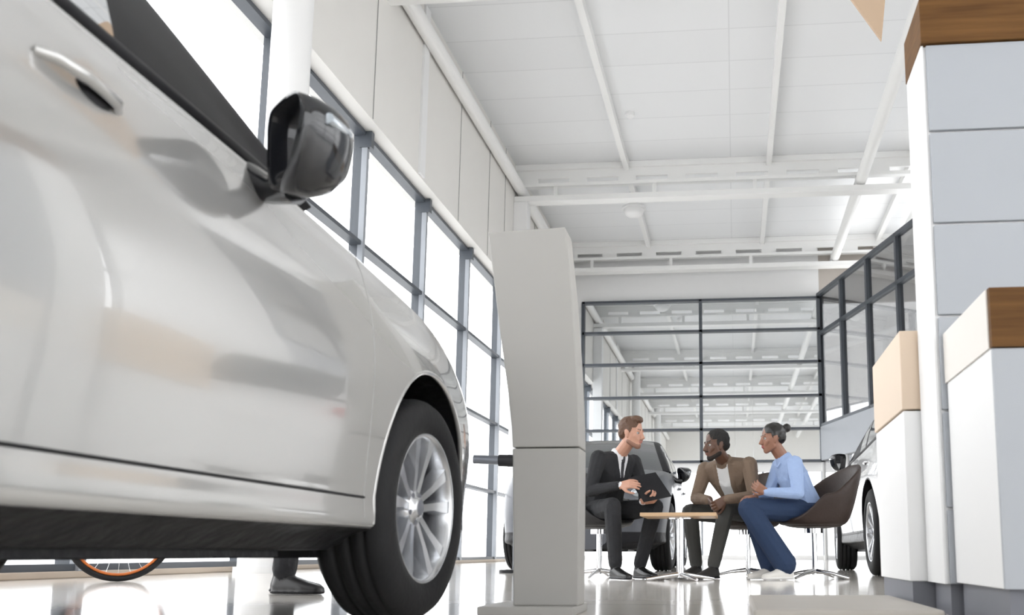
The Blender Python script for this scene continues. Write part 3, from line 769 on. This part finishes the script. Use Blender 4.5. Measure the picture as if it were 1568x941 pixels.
person('woman_in_blue_shirt',dict(pelvis=(0.56,7.15,0.515),hipR=(0.53,7.23,0.51),hipL=(0.58,7.07,0.51),knR=(0.13,7.12,0.53),knL=(0.10,6.92,0.525),
    anR=(0.27,7.0,0.10),anL=(0.37,6.86,0.10),toeR=(0.15,6.93,0.02),toeL=(0.25,6.79,0.02),
    shR=(0.355,7.25,0.875),shL=(0.455,6.97,0.865),neck=(0.375,7.09,0.925),head=(0.295,7.05,1.065),
    elR=(0.26,7.20,0.64),wrR=(0.16,6.98,0.62),elL=(0.47,6.89,0.635),wrL=(0.235,6.88,0.645)),
    dict(skin=skinC,top=cloth('shirt_light_blue',(0.30,0.40,0.62),9,1.0),pants=cloth('jeans_navy',(0.014,0.032,0.08)),shoe=pmat('sneaker_white',(0.7,0.68,0.64),0.5),sole=pmat('sole_white',(0.7,0.69,0.67),0.6),sock=pmat('sock_white',(0.7,0.7,0.7),0.8),
         hair=pmat('hair_black_tied',(0.008,0.007,0.006),0.35),beard=M_black,lip=pmat('lip_c',(0.30,0.09,0.08),0.4)),
    dict(look=(-0.96,-0.25,-0.08),hair='bun',collar='top',lap=True,girth=0.95,leg=(0.098,0.082,0.080,0.088),hsc=1.0,handsc=0.92,
         handL=((-0.75,0.1,0.45),(0.3,0.9,0.3),1,0.5),handR=((-0.7,-0.4,-0.1),(0,0.1,-1),-1,0.5)))
person('standing_man',dict(pelvis=(-2.15,4.35,0.95),hipR=(-2.15,4.26,0.92),hipL=(-2.15,4.44,0.92),knR=(-2.13,4.26,0.50),knL=(-2.20,4.46,0.50),
    anR=(-2.15,4.26,0.10),anL=(-2.26,4.46,0.10),toeR=(-1.95,4.24,0.02),toeL=(-2.06,4.46,0.02),
    shR=(-2.13,4.17,1.36),shL=(-2.13,4.53,1.36),neck=(-2.13,4.35,1.43),head=(-2.09,4.35,1.57),
    elR=(-2.15,4.11,1.10),wrR=(-2.03,4.14,0.88),elL=(-2.15,4.59,1.10),wrL=(-2.03,4.56,0.88)),
    dict(skin=skinA,top=suit,pants=suit,shoe=pmat('boot_black',(0.015,0.014,0.015),0.35),sole=M_black,sock=M_black,hair=pmat('hair_dark',(0.03,0.02,0.015),0.6),lip=skinA,beard=M_black),
    dict(look=(1,0.1,-0.2),hair='short',leg=(0.092,0.07,0.06,0.056),handR=((0.15,0,-1),(0,1,0),-1,0.4),handL=((0.15,0,-1),(0,-1,0),1,0.4)),voxel=0.007)

A=Vector((-0.81,6.93,0.765)); AB=Vector((0.20,0.12,0.05)); AD=Vector((0.13,-0.08,-0.19)); N=AB.cross(AD).normalized()*0.006
b=MB()
def bd(a,bb,c,d,N,mt): b.add([a,bb,c,d,a+N,bb+N,c+N,d+N],[(0,1,2,3),(7,6,5,4),(0,4,5,1),(1,5,6,2),(2,6,7,3),(3,7,4,0)],mt)
bd(A,A+AB,A+AB+AD,A+AD,N,0); bd(A+AB*0.05+AD*0.05+N,A+AB*0.95+AD*0.05+N,A+AB*0.95+AD*0.95+N,A+AB*0.05+AD*0.95+N,N*0.3,0)
b.obj('clipboard',[M_black])

e=empty('bicycle',(-4.25,6.05,0),math.radians(225))
M_or=pmat('rim_orange',(0.6,0.16,0.03),0.4)
for x in (0,1.02):
    b=MB(); c=Vector((x,0,0.34))
    b.tube([c+Vector((0.32*math.cos(a),0,0.32*math.sin(a))) for a in np.linspace(0,2*math.pi,49)[:-1]],0.02,10,0,True)
    b.tube([c+Vector((0.292*math.cos(a),0,0.292*math.sin(a))) for a in np.linspace(0,2*math.pi,49)[:-1]],0.010,8,1,True)
    for q in range(24):
        a=2*math.pi*q/24; b.cyl(c+Vector((0,0.02*(-1)**q,0)),c+Vector((0.29*math.cos(a),0,0.29*math.sin(a))),0.0015,n=5,mat=2)
    b.cyl(c+Vector((0,-0.05,0)),c+Vector((0,0.05,0)),0.02,mat=2); b.obj('wheel',[M_rubber,M_or,M_chrome],e)
b=MB()
for p,q,r in [((0,0,.34),(0.12,0,.80),.014),((0.12,0,.80),(0.14,0,.9),.016),((0.13,0,.82),(0.62,0,.80),.018),((0.14,0,.74),(0.56,0,.30),.02),((0.56,0,.30),(0.66,0,.86),.016),((0.56,0,.30),(1.02,0,.34),.010),((1.02,0,.34),(0.63,0,.76),.010)]:
    b.cyl(p,q,r,n=12)
b.tube([(0.10,-0.3,.93),(0.14,-0.1,.92),(0.14,0.1,.92),(0.10,0.3,.93)],.012,10,1); b.sph((0.68,0,.88),(0.13,0.06,0.03),1); b.cyl((0.56,-.04,.3),(0.56,.04,.3),.09,mat=1)
b.obj('frame',[M_or,M_black],e)

b=MB(); b.tube([(-2.62,9.0,1.13),(-2.18,9.0,1.11)],0.045,14,0); b.cyl((-2.17,9.0,0.02),(-2.17,9.0,1.16),0.03,mat=0); b.cyl((-2.17,9.0,0),(-2.17,9.0,0.03),0.16,mat=1); b.cyl((-2.36,9.0,1.115),(-2.16,9.0,1.11),0.06,mat=1)
b.obj('barrier_rail',[pmat('rail_grey',(0.12,0.13,0.15),0.3,0.5),M_black])

w=bpy.data.worlds.new('world'); scene.world=w; w.use_nodes=True
bg=w.node_tree.nodes['Background']; bg.inputs['Color'].default_value=(0.97,0.985,1.0,1); bg.inputs['Strength'].default_value=4.9
print('done')
